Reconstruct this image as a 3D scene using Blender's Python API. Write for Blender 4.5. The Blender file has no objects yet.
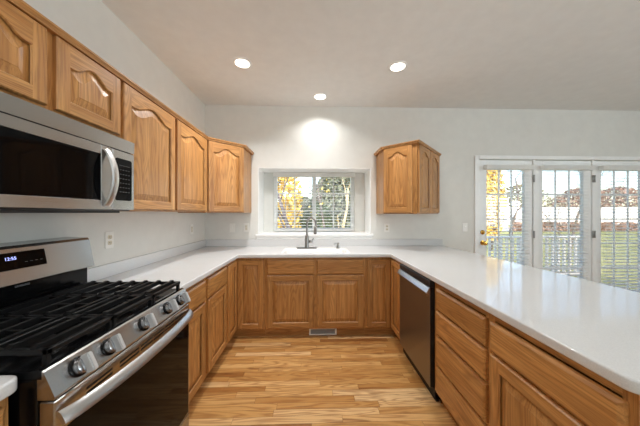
import bpy, bmesh, math, random
from mathutils import Vector, Matrix
from math import sin, cos, pi, radians

scene = bpy.context.scene
COL = scene.collection
random.seed(7)

# ------------------------------------------------------------------ camera
cam_data = bpy.data.cameras.new('camera')
cam_data.sensor_fit = 'HORIZONTAL'
cam_data.sensor_width = 36.0
cam_data.lens = 243.0 / 640.0 * 36.0
cam_data.clip_start = 0.02
cam_data.clip_end = 400
cam = bpy.data.objects.new('camera', cam_data)
COL.objects.link(cam)
cam.location = (0, 0, 1.355)
cam.rotation_euler = (radians(90), 0, -0.031)
scene.camera = cam

# ------------------------------------------------------------------ exposure, world, sun, daylight
scene.view_settings.view_transform = 'Standard'
scene.view_settings.look = 'None'
scene.view_settings.gamma = 1.0
scene.view_settings.use_curve_mapping = False
scene.view_settings.exposure = 0.0
scene.cycles.use_denoising = True
scene.cycles.max_bounces = 10
scene.cycles.diffuse_bounces = 6
scene.cycles.glossy_bounces = 5
scene.cycles.transparent_max_bounces = 24
scene.cycles.caustics_reflective = False
scene.cycles.caustics_refractive = False
scene.cycles.sample_clamp_indirect = 6.0

SKY = 0.62
SUN = 6.0
REAR_W = 32
SIDE_W = 122
UP_W = 45
CAN_W = 15.0

world = bpy.data.worlds.new('world')
scene.world = world
world.use_nodes = True
wn = world.node_tree.nodes
wl = world.node_tree.links
sky = wn.new('ShaderNodeTexSky')
sky.sky_type = 'NISHITA'
sky.sun_disc = False
sky.sun_elevation = radians(31)
sky.sun_rotation = radians(165)
sky.air_density = 1.0
sky.dust_density = 1.0
sky.ozone_density = 1.0
wl.new(sky.outputs[0], wn['Background'].inputs[0])
wn['Background'].inputs[1].default_value = SKY


def light(name, kind, energy, loc, direction=None, color=(1, 1, 1), size=None, size_y=None):
    d = bpy.data.lights.new(name, kind)
    d.energy = energy
    d.color = color
    if kind == 'AREA':
        d.shape = 'RECTANGLE'
        d.size = size
        d.size_y = size_y
    o = bpy.data.objects.new(name, d)
    COL.objects.link(o)
    o.location = loc
    if direction is not None:
        o.rotation_euler = Vector(direction).to_track_quat('-Z', 'Y').to_euler()
    return o


s = light('sun', 'SUN', SUN, (0, 0, 20), (0.30, 0.86, -0.55), (1.0, 0.97, 0.92))
s.data.angle = radians(0.6)
# area lights standing in for daylight from unseen windows behind and beside the camera
light('rear_daylight', 'AREA', REAR_W, (1.7, -4.90, 1.75), (0, 1, 0.95), (0.79, 0.91, 1.0), 4.6, 1.4)
light('side_daylight', 'AREA', SIDE_W, (5.50, -1.3, 1.6), (-1, 0.15, 0.65), (0.79, 0.91, 1.0), 2.8, 1.5)
# added upward fill light without a fixture, behind the camera
light('upward_fill', 'AREA', UP_W, (1.2, -1.6, 2.05), (0.0, 0.15, 1), (0.88, 0.95, 1.0), 2.4, 1.6)

# ------------------------------------------------------------------ materials


def srgb(r, g, b):
    def f(c):
        c /= 255.0
        return c / 12.92 if c <= 0.04045 else ((c + 0.055) / 1.055) ** 2.4
    return (f(r), f(g), f(b), 1.0)


class N:
    """small node helper"""
    def __init__(self, name):
        self.m = bpy.data.materials.new(name)
        self.m.use_nodes = True
        self.t = self.m.node_tree
        self.b = self.t.nodes['Principled BSDF']
        self.out = self.t.nodes['Material Output']

    def n(self, typ, **kw):
        o = self.t.nodes.new(typ)
        for k, v in kw.items():
            setattr(o, k, v)
        return o

    def l(self, a, b):
        self.t.links.new(a, b)

    def math(self, op, a, b=None, c=None):
        o = self.n('ShaderNodeMath', operation=op)
        for i, v in enumerate((a, b, c)):
            if v is None:
                continue
            if isinstance(v, (int, float)):
                o.inputs[i].default_value = v
            else:
                self.l(v, o.inputs[i])
        return o.outputs[0]

    def ramp(self, fac, stops):
        o = self.n('ShaderNodeValToRGB')
        e = o.color_ramp.elements
        while len(e) < len(stops):
            e.new(0.5)
        for i, (p, c) in enumerate(stops):
            e[i].position = p
            e[i].color = c
        self.l(fac, o.inputs[0])
        return o.outputs[0]

    def mix(self, fac, a, b, blend='MIX'):
        o = self.n('ShaderNodeMix', data_type='RGBA', blend_type=blend)
        for idx, v in ((0, fac), (6, a), (7, b)):
            if isinstance(v, (int, float)):
                o.inputs[idx].default_value = v
            elif isinstance(v, tuple):
                o.inputs[idx].default_value = v
            else:
                self.l(v, o.inputs[idx])
        return o.outputs[2]

    def noise(self, vec, scale, detail=3.0, rough=0.55, dist=0.0):
        o = self.n('ShaderNodeTexNoise')
        o.inputs['Scale'].default_value = scale
        o.inputs['Detail'].default_value = detail
        o.inputs['Roughness'].default_value = rough
        o.inputs['Distortion'].default_value = dist
        if vec is not None:
            self.l(vec, o.inputs['Vector'])
        return o.outputs['Fac']

    def mapping(self, vec, scale):
        o = self.n('ShaderNodeMapping')
        o.inputs['Scale'].default_value = scale
        self.l(vec, o.inputs['Vector'])
        return o.outputs[0]

    def bump(self, h, strength, dist=0.002):
        o = self.n('ShaderNodeBump')
        o.inputs['Strength'].default_value = strength
        o.inputs['Distance'].default_value = dist
        self.l(h, o.inputs['Height'])
        self.l(o.outputs[0], self.b.inputs['Normal'])

    def set(self, col=None, rough=None, metal=None, spec=None, coat=None):
        if col is not None:
            if isinstance(col, tuple):
                self.b.inputs['Base Color'].default_value = col
            else:
                self.l(col, self.b.inputs['Base Color'])
        if rough is not None:
            self.b.inputs['Roughness'].default_value = rough
        if metal is not None:
            self.b.inputs['Metallic'].default_value = metal
        if spec is not None:
            self.b.inputs['Specular IOR Level'].default_value = spec
        if coat is not None:
            self.b.inputs['Coat Weight'].default_value = coat
            self.b.inputs['Coat Roughness'].default_value = 0.32
        return self.m


def plain(name, col, rough=0.5, metal=0.0, spec=0.5, bump=None):
    n = N(name)
    tc = n.n('ShaderNodeTexCoord').outputs['Object']
    f = n.noise(tc, 9.0, 4)
    dark = tuple(c * 0.93 for c in col[:3]) + (1,)
    c = n.mix(f, dark, tuple(min(1, c * 1.05) for c in col[:3]) + (1,))
    n.set(c, rough, metal, spec)
    if bump:
        n.bump(n.noise(tc, bump[0], 2), bump[1])
    return n.m


OAK_DARK = srgb(110, 64, 28)
OAK_MID = srgb(172, 116, 60)
OAK_LIGHT = srgb(206, 153, 91)


def oak(name, along):
    n = N(name)
    tc = n.n('ShaderNodeTexCoord').outputs['Object']
    rnd = n.n('ShaderNodeObjectInfo').outputs['Random']
    off = n.n('ShaderNodeCombineXYZ')
    n.l(n.math('MULTIPLY', rnd, 37.0), off.inputs[0])
    n.l(n.math('MULTIPLY', rnd, 61.0), off.inputs[1])
    n.l(n.math('MULTIPLY', rnd, 23.0), off.inputs[2])
    add = n.n('ShaderNodeVectorMath', operation='ADD')
    n.l(tc, add.inputs[0])
    n.l(off.outputs[0], add.inputs[1])
    p = add.outputs[0]
    s1 = [8.0, 8.0, 8.0]
    s1[along] = 0.75
    s2 = [330.0, 330.0, 330.0]
    s2[along] = 9.0
    s3 = [38.0, 38.0, 38.0]
    s3[along] = 1.6
    rings = n.noise(n.mapping(p, s1), 1.0, 1.5, 0.45, 0.3)
    r = n.math('SINE', n.math('MULTIPLY', rings, 130.0))
    r = n.math('MULTIPLY_ADD', r, 0.5, 0.5)
    r = n.math('POWER', r, 2.2)
    pores = n.noise(n.mapping(p, s2), 1.0, 2, 0.6)
    streak = n.noise(n.mapping(p, s3), 1.0, 3, 0.6)
    base = n.mix(n.ramp(streak, [(0.3, (0, 0, 0, 1)), (0.7, (1, 1, 1, 1))]), OAK_MID, OAK_LIGHT)
    base = n.mix(n.math('MULTIPLY', r, 0.36), base, OAK_DARK)
    pr = n.ramp(pores, [(0.52, (0, 0, 0, 1)), (0.68, (1, 1, 1, 1))])
    base = n.mix(n.math('MULTIPLY', pr, 0.38), base, OAK_DARK)
    tint = n.math('MULTIPLY_ADD', rnd, 0.22, 0.88)
    tv = n.n('ShaderNodeCombineColor')
    for i in range(3):
        n.l(tint, tv.inputs[i])
    base = n.mix(1.0, base, tv.outputs[0], 'MULTIPLY')
    n.set(base, 0.40, 0, 0.5, 0.12)
    n.bump(pores, 0.12, 0.001)
    return n.m


OAKV = oak('oak_upright_grain', 2)
OAKH = oak('oak_level_grain', 0)
OAK = [OAKV, OAKH]
OAKW = oak('oak_moulding', 1)

WALL = plain('wall_paint', srgb(224, 223, 217), 0.75, 0, 0.3, (160, 0.12))
CEIL = plain('ceiling_paint', srgb(233, 234, 232), 0.85, 0, 0.2, (120, 0.25))
WHITE = plain('white_paint', srgb(246, 246, 244), 0.4, 0, 0.5)
PLASTIC = plain('white_plastic', srgb(238, 236, 230), 0.3, 0, 0.5)
BLINDM = plain('blind_white', srgb(250, 250, 248), 0.45, 0, 0.4)
_t = BLINDM.node_tree
_tr = _t.nodes.new('ShaderNodeBsdfTranslucent')
_tr.inputs[0].default_value = srgb(250, 249, 246)
_mx = _t.nodes.new('ShaderNodeMixShader')
_mx.inputs[0].default_value = 0.5
_t.links.new(_t.nodes['Principled BSDF'].outputs[0], _mx.inputs[1])
_t.links.new(_tr.outputs[0], _mx.inputs[2])
_t.links.new(_mx.outputs[0], _t.nodes['Material Output'].inputs['Surface'])
BLACK = plain('black_enamel', srgb(12, 12, 13), 0.18, 0, 0.22)
IRON = plain('cast_iron', srgb(11, 11, 12), 0.5, 0, 0.28, (300, 0.2))
RUBBER = plain('dark_slot', srgb(10, 10, 10), 0.6)
BRASS = plain('brass', srgb(212, 165, 80), 0.22, 1.0)
CHROME = plain('chrome', srgb(205, 206, 208), 0.14, 1.0)
DNICKEL = plain('dark_nickel', srgb(118, 117, 115), 0.3, 1.0)
NICKEL = plain('brushed_nickel', srgb(160, 159, 156), 0.28, 1.0)
SINKM = plain('white_sink', srgb(240, 239, 236), 0.15, 0, 0.5)
KNOBM = plain('dark_chrome', srgb(165, 165, 167), 0.24, 1.0)
HINGE = plain('hinge_grey', srgb(176, 176, 174), 0.4, 0.3)
ALU = plain('burner_ring', srgb(150, 150, 152), 0.35, 1.0)


def stainless(name, col, rough, axis, dark=0.8):
    n = N(name)
    tc = n.n('ShaderNodeTexCoord').outputs['Object']
    sc = [420.0, 420.0, 420.0]
    sc[axis] = 4.0
    f = n.noise(n.mapping(tc, sc), 1.0, 3, 0.6)
    c = n.mix(f, tuple(x * dark for x in col[:3]) + (1,), col)
    n.set(c, rough, 1.0)
    n.l(n.math('MULTIPLY_ADD', f, 0.06, rough - 0.03), n.b.inputs['Roughness'])
    return n.m


STEEL = stainless('stainless_steel', srgb(172, 170, 168), 0.24, 0, 0.93)
BRIGHT = stainless('bright_steel', srgb(196, 195, 193), 0.33, 2, 0.97)
SATIN = plain('satin_knob', srgb(206, 206, 206), 0.42, 0.55)
STEELD = stainless('dark_stainless', srgb(150, 146, 144), 0.36, 0, 0.96)


def glossy_black(name, col, rough):
    n = N(name)
    n.set(col, rough, 0, 0.5)
    return n.m


BGLASS = glossy_black('black_glass', srgb(8, 8, 9), 0.05)
BGLASS.node_tree.nodes['Principled BSDF'].inputs['Specular IOR Level'].default_value = 0.10


def counter_mat():
    n = N('solid_surface')
    tc = n.n('ShaderNodeTexCoord').outputs['Object']
    f = n.noise(tc, 260, 2, 0.7)
    g = n.noise(n.mapping(tc, (2.0, 5.0, 5.0)), 1.5, 4, 0.6)
    c = n.mix(n.ramp(f, [(0.35, (0, 0, 0, 1)), (0.7, (1, 1, 1, 1))]), srgb(206, 206, 206), srgb(218, 218, 217))
    c = n.mix(n.math('MULTIPLY', g, 0.25), c, srgb(226, 224, 221))
    n.set(c, 0.22, 0, 0.5)
    n.l(n.math('MULTIPLY_ADD', g, 0.12, 0.03), n.b.inputs['Roughness'])
    return n.m


COUNTER = counter_mat()


def floor_mat():
    n = N('oak_strip_floor')
    tc = n.n('ShaderNodeTexCoord').outputs['Object']
    sep = n.n('ShaderNodeSeparateXYZ')
    n.l(tc, sep.inputs[0])
    W, L = 0.058, 0.72
    y = n.math('DIVIDE', sep.outputs[1], W)
    row = n.math('FLOOR', y)
    wn1 = n.n('ShaderNodeTexWhiteNoise', noise_dimensions='1D')
    n.l(row, wn1.inputs['W'])
    x = n.math('ADD', n.math('DIVIDE', sep.outputs[0], L), n.math('MULTIPLY', wn1.outputs['Value'], 7.0))
    col = n.math('FLOOR', x)
    cmb = n.n('ShaderNodeCombineXYZ')
    n.l(row, cmb.inputs[0])
    n.l(col, cmb.inputs[1])
    wn2 = n.n('ShaderNodeTexWhiteNoise', noise_dimensions='2D')
    n.l(cmb.outputs[0], wn2.inputs['Vector'])
    idv = wn2.outputs['Value']
    idc = wn2.outputs['Color']
    add = n.n('ShaderNodeVectorMath', operation='MULTIPLY_ADD')
    n.l(idc, add.inputs[0])
    add.inputs[1].default_value = (31, 17, 9)
    n.l(tc, add.inputs[2])
    p = add.outputs[0]
    rings = n.noise(n.mapping(p, (1.1, 11.0, 1)), 1.0, 2, 0.5, 0.6)
    r = n.math('POWER', n.math('MULTIPLY_ADD', n.math('SINE', n.math('MULTIPLY', rings, 60.0)), 0.5, 0.5), 2.0)
    fine = n.noise(n.mapping(p, (7.0, 260.0, 1)), 1.0, 3, 0.6)
    c = n.ramp(idv, [(0.0, srgb(138, 90, 46)), (0.15, srgb(176, 125, 68)), (0.5, srgb(200, 152, 90)),
                     (0.85, srgb(214, 169, 108)), (1.0, srgb(228, 192, 140))])
    dk = srgb(140, 84, 40)
    c = n.mix(n.math('MULTIPLY', r, 0.5), c, dk)
    c = n.mix(n.math('MULTIPLY', n.ramp(fine, [(0.45, (0, 0, 0, 1)), (0.75, (1, 1, 1, 1))]), 0.35), c, dk)
    blotch = n.noise(n.mapping(p, (1.8, 12, 1)), 1.0, 2, 0.5, 1.2)
    c = n.mix(n.math('MULTIPLY', n.ramp(blotch, [(0.58, (0, 0, 0, 1)), (0.72, (1, 1, 1, 1))]), 0.55), c, srgb(112, 66, 32))
    fy = n.math('FRACT', y)
    fx = n.math('FRACT', x)
    ey = n.math('ABSOLUTE', n.math('SUBTRACT', fy, 0.5))
    ex = n.math('ABSOLUTE', n.math('SUBTRACT', fx, 0.5))
    gap = n.math('MAXIMUM', n.math('GREATER_THAN', ey, 0.483), n.math('GREATER_THAN', ex, 0.4985))
    c = n.mix(n.math('MULTIPLY', gap, 0.6), c, srgb(86, 50, 24))
    n.set(c, 0.30, 0, 0.5)
    n.bump(fine, 0.06, 0.001)
    return n.m


FLOOR = floor_mat()


def pane_mat():
    n = N('window_glass')
    tr = n.n('ShaderNodeBsdfTransparent')
    gl = n.n('ShaderNodeBsdfGlossy')
    gl.inputs['Roughness'].default_value = 0.02
    fr = n.n('ShaderNodeFresnel')
    fr.inputs['IOR'].default_value = 1.45
    mx = n.n('ShaderNodeMixShader')
    n.l(n.math('MINIMUM', fr.outputs[0], 0.5), mx.inputs[0])
    n.l(tr.outputs[0], mx.inputs[1])
    n.l(gl.outputs[0], mx.inputs[2])
    n.l(mx.outputs[0], n.out.inputs['Surface'])
    return n.m


PANE = pane_mat()


def emit(name, col, strength):
    n = N(name)
    n.set((0.02, 0.02, 0.02, 1), 0.4)
    n.b.inputs['Emission Color'].default_value = col
    n.b.inputs['Emission Strength'].default_value = strength
    return n.m


LAMP = emit('lamp_glow', srgb(255, 246, 230), 6.0)
DIGIT = emit('clock_glow', srgb(170, 180, 255), 2.2)
LOGO = plain('grey_print', srgb(150, 150, 152), 0.5)


def leafmat(name, a, b):
    n = N(name)
    tc = n.n('ShaderNodeTexCoord').outputs['Object']
    f = n.noise(tc, 3.0, 3, 0.7)
    n.set(n.mix(n.ramp(f, [(0.3, (0, 0, 0, 1)), (0.7, (1, 1, 1, 1))]), a, b), 0.7, 0, 0.2)
    return n.m


YELLOW = leafmat('yellow_leaves', srgb(214, 178, 78), srgb(244, 218, 128))
GREEN = leafmat('evergreen_leaves', srgb(58, 74, 50), srgb(104, 116, 80))
OLIVE = leafmat('olive_twigs', srgb(110, 104, 78), srgb(156, 142, 104))
RUSSET = leafmat('russet_twigs', srgb(150, 112, 92), srgb(186, 156, 138))
GREYGREEN = leafmat('grey_green_leaves', srgb(96, 104, 88), srgb(140, 142, 120))
DARKBARK = leafmat('dark_bark', srgb(84, 76, 80), srgb(122, 112, 112))
BARK = leafmat('bark', srgb(92, 82, 76), srgb(140, 126, 116))
PALEBARK = leafmat('pale_bark', srgb(205, 175, 130), srgb(232, 208, 166))


def lawn_mat():
    n = N('lawn')
    tc = n.n('ShaderNodeTexCoord').outputs['Object']
    f = n.noise(tc, 0.5, 5, 0.65)
    g = n.noise(tc, 30, 3, 0.6)
    c = n.mix(n.ramp(f, [(0.35, (0, 0, 0, 1)), (0.65, (1, 1, 1, 1))]), srgb(132, 138, 84), srgb(178, 172, 112))
    c = n.mix(n.math('MULTIPLY', g, 0.4), c, srgb(196, 186, 120))
    n.set(c, 0.9, 0, 0.1)
    return n.m


LAWN = lawn_mat()
CONCRETE = plain('pale_concrete', srgb(224, 216, 208), 0.8, 0, 0.2)
DECKM = plain('deck_boards', srgb(178, 162, 142), 0.7, 0, 0.3)
SIDING = plain('pale_siding', srgb(232, 226, 220), 0.7)
ROOFM = plain('roof_shingle', srgb(140, 112, 100), 0.9)

# ------------------------------------------------------------------ mesh helpers


def box(bm, x0, x1, y0, y1, z0, z1, mat=0, bevel=0.0, seg=1):
    x0, x1 = min(x0, x1), max(x0, x1)
    y0, y1 = min(y0, y1), max(y0, y1)
    z0, z1 = min(z0, z1), max(z0, z1)
    vs = [bm.verts.new(c) for c in ((x0, y0, z0), (x1, y0, z0), (x1, y1, z0), (x0, y1, z0),
                                    (x0, y0, z1), (x1, y0, z1), (x1, y1, z1), (x0, y1, z1))]
    fs = []
    for idx in ((3, 2, 1, 0), (4, 5, 6, 7), (0, 1, 5, 4), (1, 2, 6, 5), (2, 3, 7, 6), (3, 0, 4, 7)):
        f = bm.faces.new([vs[i] for i in idx])
        f.material_index = mat
        fs.append(f)
    if bevel > 0:
        es = list({e for f in fs for e in f.edges})
        r = bmesh.ops.bevel(bm, geom=es, offset=bevel, segments=seg, affect='EDGES', profile=0.5)
        for f in r['faces']:
            f.material_index = mat
    return fs


def prism(bm, pts, axis, a0, a1, mat=0):
    """extrude polygon pts along an axis. axis 0: pts=(y,z); axis 1: pts=(x,z); axis 2: pts=(x,y)"""
    def mk(p, a):
        return (a, p[0], p[1]) if axis == 0 else ((p[0], a, p[1]) if axis == 1 else (p[0], p[1], a))
    A = [bm.verts.new(mk(p, a0)) for p in pts]
    B = [bm.verts.new(mk(p, a1)) for p in pts]
    n = len(pts)
    fs = [bm.faces.new(A), bm.faces.new(list(reversed(B)))]
    for i in range(n):
        fs.append(bm.faces.new((A[i], B[i], B[(i + 1) % n], A[(i + 1) % n])))
    for f in fs:
        f.material_index = mat
    bmesh.ops.recalc_face_normals(bm, faces=fs)
    return fs


def frame_axes(d):
    d = d.normalized()
    u = d.cross(Vector((0, 0, 1)))
    if u.length < 1e-3:
        u = d.cross(Vector((0, 1, 0)))
    u.normalize()
    return u, d.cross(u).normalized()


def tube(bm, pts, radii, seg=12, mat=0, caps=True, smooth=True):
    pts = [Vector(p) for p in pts]
    if isinstance(radii, (int, float)):
        radii = [radii] * len(pts)
    rings = []
    u = None
    for i, p in enumerate(pts):
        d = (pts[min(i + 1, len(pts) - 1)] - pts[max(i - 1, 0)]).normalized()
        if u is None:
            u, v = frame_axes(d)
        else:
            u = (u - d * u.dot(d)).normalized()
            v = d.cross(u).normalized()
        rings.append([bm.verts.new(p + (u * cos(2 * pi * k / seg) + v * sin(2 * pi * k / seg)) * radii[i]) for k in range(seg)])
    for a, b in zip(rings[:-1], rings[1:]):
        for k in range(seg):
            f = bm.faces.new((a[k], a[(k + 1) % seg], b[(k + 1) % seg], b[k]))
            f.material_index = mat
            f.smooth = smooth
    if caps:
        for r in (list(reversed(rings[0])), rings[-1]):
            f = bm.faces.new(r)
            f.material_index = mat
    return rings


def lathe(bm, origin, axis, prof, seg=24, mat=0):
    """prof: list of (radius, distance along axis); flat shaded steps with smooth sides"""
    o = Vector(origin)
    d = Vector(axis).normalized()
    u, v = frame_axes(d)
    rings = []
    for r, h in prof:
        rings.append([bm.verts.new(o + d * h + (u * cos(2 * pi * k / seg) + v * sin(2 * pi * k / seg)) * max(r, 1e-4)) for k in range(seg)])
    for a, b in zip(rings[:-1], rings[1:]):
        for k in range(seg):
            f = bm.faces.new((a[k], a[(k + 1) % seg], b[(k + 1) % seg], b[k]))
            f.material_index = mat
    bm.faces.new(list(reversed(rings[0]))).material_index = mat
    bm.faces.new(rings[-1]).material_index = mat


def obj(name, bm, mats, parent=None, smooth_angle=None):
    bmesh.ops.recalc_face_normals(bm, faces=bm.faces[:])
    me = bpy.data.meshes.new(name)
    bm.to_mesh(me)
    bm.free()
    if not isinstance(mats, (list, tuple)):
        mats = [mats]
    for m in mats:
        me.materials.append(m)
    if smooth_angle:
        me.shade_smooth()
        me.set_sharp_from_angle(angle=radians(smooth_angle))
    o = bpy.data.objects.new(name, me)
    COL.objects.link(o)
    if parent is not None:
        o.parent = parent
    return o


def B():
    return bmesh.new()


def tag(o, label, cat, group=None):
    o['label'] = label
    o['category'] = cat
    if group:
        o['group'] = group
    return o


def thing(name, label, cat, loc=(0, 0, 0), rotz=0.0, group=None):
    o = bpy.data.objects.new(name, None)
    COL.objects.link(o)
    o.location = loc
    o.rotation_euler = (0, 0, rotz)
    o.empty_display_size = 0.1
    return tag(o, label, cat, group)


def struct(o):
    o['kind'] = 'structure'
    return o


def curve_mesh(name, loops, thickness, bevel, z0, mat, parent=None):
    """flat slab with holes and rounded edges from closed 2D loops"""
    cu = bpy.data.curves.new(name, 'CURVE')
    cu.dimensions = '2D'
    cu.fill_mode = 'BOTH'
    cu.extrude = thickness / 2 - bevel
    cu.bevel_depth = bevel
    cu.bevel_resolution = 3
    cu.offset = -bevel
    for lp in loops:
        sp = cu.splines.new('POLY')
        sp.points.add(len(lp) - 1)
        for p, q in zip(sp.points, lp):
            p.co = (q[0], q[1], 0, 1)
        sp.use_cyclic_u = True
    t = bpy.data.objects.new('tmp', cu)
    COL.objects.link(t)
    bpy.context.view_layer.update()
    dg = bpy.context.evaluated_depsgraph_get()
    me = bpy.data.meshes.new_from_object(t.evaluated_get(dg))
    bpy.data.objects.remove(t)
    me.transform(Matrix.Translation((0, 0, z0 + thickness / 2)))
    me.name = name
    me.materials.clear()
    me.materials.append(mat)
    me.shade_smooth()
    me.set_sharp_from_angle(angle=radians(40))
    o = bpy.data.objects.new(name, me)
    COL.objects.link(o)
    if parent is not None:
        o.parent = parent
    return o


def text_mesh(name, body, size, mat, parent, matrix):
    cu = bpy.data.curves.new(name, 'FONT')
    cu.body = body
    cu.size = size
    cu.align_x = 'CENTER'
    cu.align_y = 'CENTER'
    cu.extrude = 0.0003
    t = bpy.data.objects.new('tmp', cu)
    COL.objects.link(t)
    bpy.context.view_layer.update()
    dg = bpy.context.evaluated_depsgraph_get()
    me = bpy.data.meshes.new_from_object(t.evaluated_get(dg))
    bpy.data.objects.remove(t)
    me.transform(matrix)
    me.materials.clear()
    me.materials.append(mat)
    o = bpy.data.objects.new(name, me)
    COL.objects.link(o)
    o.parent = parent
    return o


# ------------------------------------------------------------------ dimensions
XL, XR = -1.42, 5.6
YB, YR = 3.26, -5.0
ZC = 2.785
CT = 0.914          # worktop height
# window recess in the back wall
RX0, RX1, RZ0, RZ1, RY = -0.727, 0.79, 1.075, 1.96, 3.62
WX0, WX1, WZ0, WZ1 = -0.575, 0.625, 1.085, 1.945   # opening for the window at the back of the recess
# french door opening
DX0, DX1, DZ1 = 2.275, 4.76, 2.09

# ------------------------------------------------------------------ room shell
bm = B()
box(bm, XL - 0.15, XR + 0.15, YR - 0.15, YB + 0.15, -0.12, 0)
struct(obj('floor', bm, FLOOR))
bm = B()
box(bm, XL + 0.01, XR - 0.01, YR + 0.01, -0.9, 0.0005, 0.012)
struct(obj('floor_neutral_bounce', bm, plain('neutral_bounce', srgb(196, 192, 186), 0.95, 0, 0.1)))  # unseen neutral sheet added to cut the warm bounce off the floor
bm = B()
box(bm, XL - 0.15, XR + 0.15, YR - 0.15, YB + 0.15, ZC, ZC + 0.15)
struct(obj('ceiling', bm, CEIL))
bm = B()
box(bm, XL - 0.15, XL, YR - 0.15, YB + 0.15, 0, ZC)
struct(obj('wall_left', bm, WALL))
bm = B()
T = 0.15
box(bm, XL, RX0, YB, YB + T, 0, ZC)
box(bm, RX0, RX1, YB, YB + T, 0, RZ0 - 0.03)
box(bm, RX0, RX1, YB, YB + T, RZ1, ZC)
box(bm, RX1, DX0, YB, YB + T, 0, ZC)
box(bm, DX0, DX1, YB, YB + T, DZ1, ZC)
box(bm, DX1, XR, YB, YB + T, 0, ZC)
# bump-out behind the sink
box(bm, RX0 - 0.12, RX0, YB + T, RY + 0.12, RZ0 - 0.15, RZ1 + 0.12)
box(bm, RX1, RX1 + 0.12, YB + T, RY + 0.12, RZ0 - 0.15, RZ1 + 0.12)
box(bm, RX0, RX1, YB + T, RY + 0.12, RZ1, RZ1 + 0.12)
box(bm, RX0, RX1, YB + T, RY + 0.12, RZ0 - 0.15, RZ0 - 0.03)
box(bm, RX0, WX0, RY, RY + 0.12, RZ0 - 0.03, RZ1)
box(bm, WX1, RX1, RY, RY + 0.12, RZ0 - 0.03, RZ1)
box(bm, WX0, WX1, RY, RY + 0.12, WZ1, RZ1)
box(bm, WX0, WX1, RY, RY + 0.12, RZ0 - 0.03, WZ0)
struct(obj('wall_back', bm, WALL))
bm = B()
box(bm, XR, XR + T, YR - T, -2.8, 0, ZC)
box(bm, XR, XR + T, 0.2, YB + T, 0, ZC)
box(bm, XR, XR + T, -2.8, 0.2, 0, 0.35)
box(bm, XR, XR + T, -2.8, 0.2, 2.35, ZC)
struct(obj('wall_right', bm, WALL))
bm = B()
box(bm, XL, -0.7, YR - T, YR, 0, ZC)
box(bm, 4.1, XR, YR - T, YR, 0, ZC)
box(bm, -0.7, 4.1, YR - T, YR, 0, 0.4)
box(bm, -0.7, 4.1, YR - T, YR, 2.5, ZC)
struct(obj('wall_rear', bm, WALL))
# unseen roof, then blank panels added to keep sun out of the openings
bm = B()
prism(bm, [(-5.6, 3.0), (3.95, 3.0), (-0.8, 4.6)], 0, XL - 0.6, XR + 0.6)
struct(obj('roof_caster', bm, ROOFM))  # unseen, added to throw the house's shadow over the lawn
bm = B()
box(bm, -0.72, 4.12, YR - 0.17, YR - 0.155, 0.38, 2.52)
struct(obj('rear_backing', bm, WHITE))
bm = B()
box(bm, XR + 0.155, XR + 0.17, -2.82, 0.22, 0.33, 2.37)
struct(obj('side_backing', bm, WHITE))  # unseen blank panel added over the side opening

# white shelf-like sill of the recess
bm = B()
box(bm, RX0 + 0.002, RX1 - 0.002, YB - 0.03, RY - 0.002, RZ0 - 0.03, RZ0, 0, 0.0)
box(bm, RX0 - 0.025, RX1 + 0.025, YB - 0.035, YB - 0.001, RZ0 - 0.032, RZ0 + 0.002, 0, 0.006, 2)
box(bm, RX0 - 0.015, RX1 + 0.015, YB - 0.018, YB - 0.001, RZ0 - 0.07, RZ0 - 0.034, 0, 0.004)
struct(obj('trim_1', bm, WHITE))

bm = B()
box(bm, RX0 + 0.0005, RX0 + 0.008, YB + 0.001, RY - 0.002, RZ0 + 0.003, RZ1 - 0.001)
box(bm, RX1 - 0.008, RX1 - 0.0005, YB + 0.001, RY - 0.002, RZ0 + 0.003, RZ1 - 0.001)
box(bm, RX0 + 0.0085, RX1 - 0.0085, YB + 0.001, RY - 0.002, RZ1 - 0.008, RZ1 - 0.0005)
struct(obj('trim_4', bm, WHITE))  # white liners brighten the recess reveals in place of daylight

# french door casing and posts
bm = B()
box(bm, DX0 - 0.062, DX0 - 0.002, YB - 0.018, YB - 0.001, 0.0, DZ1 + 0.05, 0, 0.004)
box(bm, DX1 + 0.002, DX1 + 0.062, YB - 0.018, YB - 0.001, 0.0, DZ1 + 0.05, 0, 0.004)
box(bm, DX0 - 0.002, DX1 + 0.002, YB - 0.018, YB - 0.001, DZ1 + 0.002, DZ1 + 0.05, 0, 0.004)
struct(obj('trim_2', bm, WHITE))
bm = B()
for xa, xb in ((3.045, 3.075), (3.887, 3.917)):
    box(bm, xa, xb, YB - 0.004, YB + 0.12, 0.0, DZ1 - 0.002, 0, 0.003)
box(bm, DX0 + 0.001, DX0 + 0.008, YB - 0.004, YB + 0.12, 0, DZ1 - 0.002)
box(bm, DX1 - 0.008, DX1 - 0.001, YB - 0.004, YB + 0.12, 0, DZ1 - 0.002)
struct(obj('trim_3', bm, WHITE))
bm = B()
box(bm, 1.85, DX0 - 0.065, YB - 0.014, YB - 0.001, 0, 0.09, 0, 0.003)
box(bm, DX1 + 0.065, XR - 0.002, YB - 0.014, YB - 0.001, 0, 0.09, 0, 0.003)
struct(obj('baseboard_back', bm, WHITE))

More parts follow.
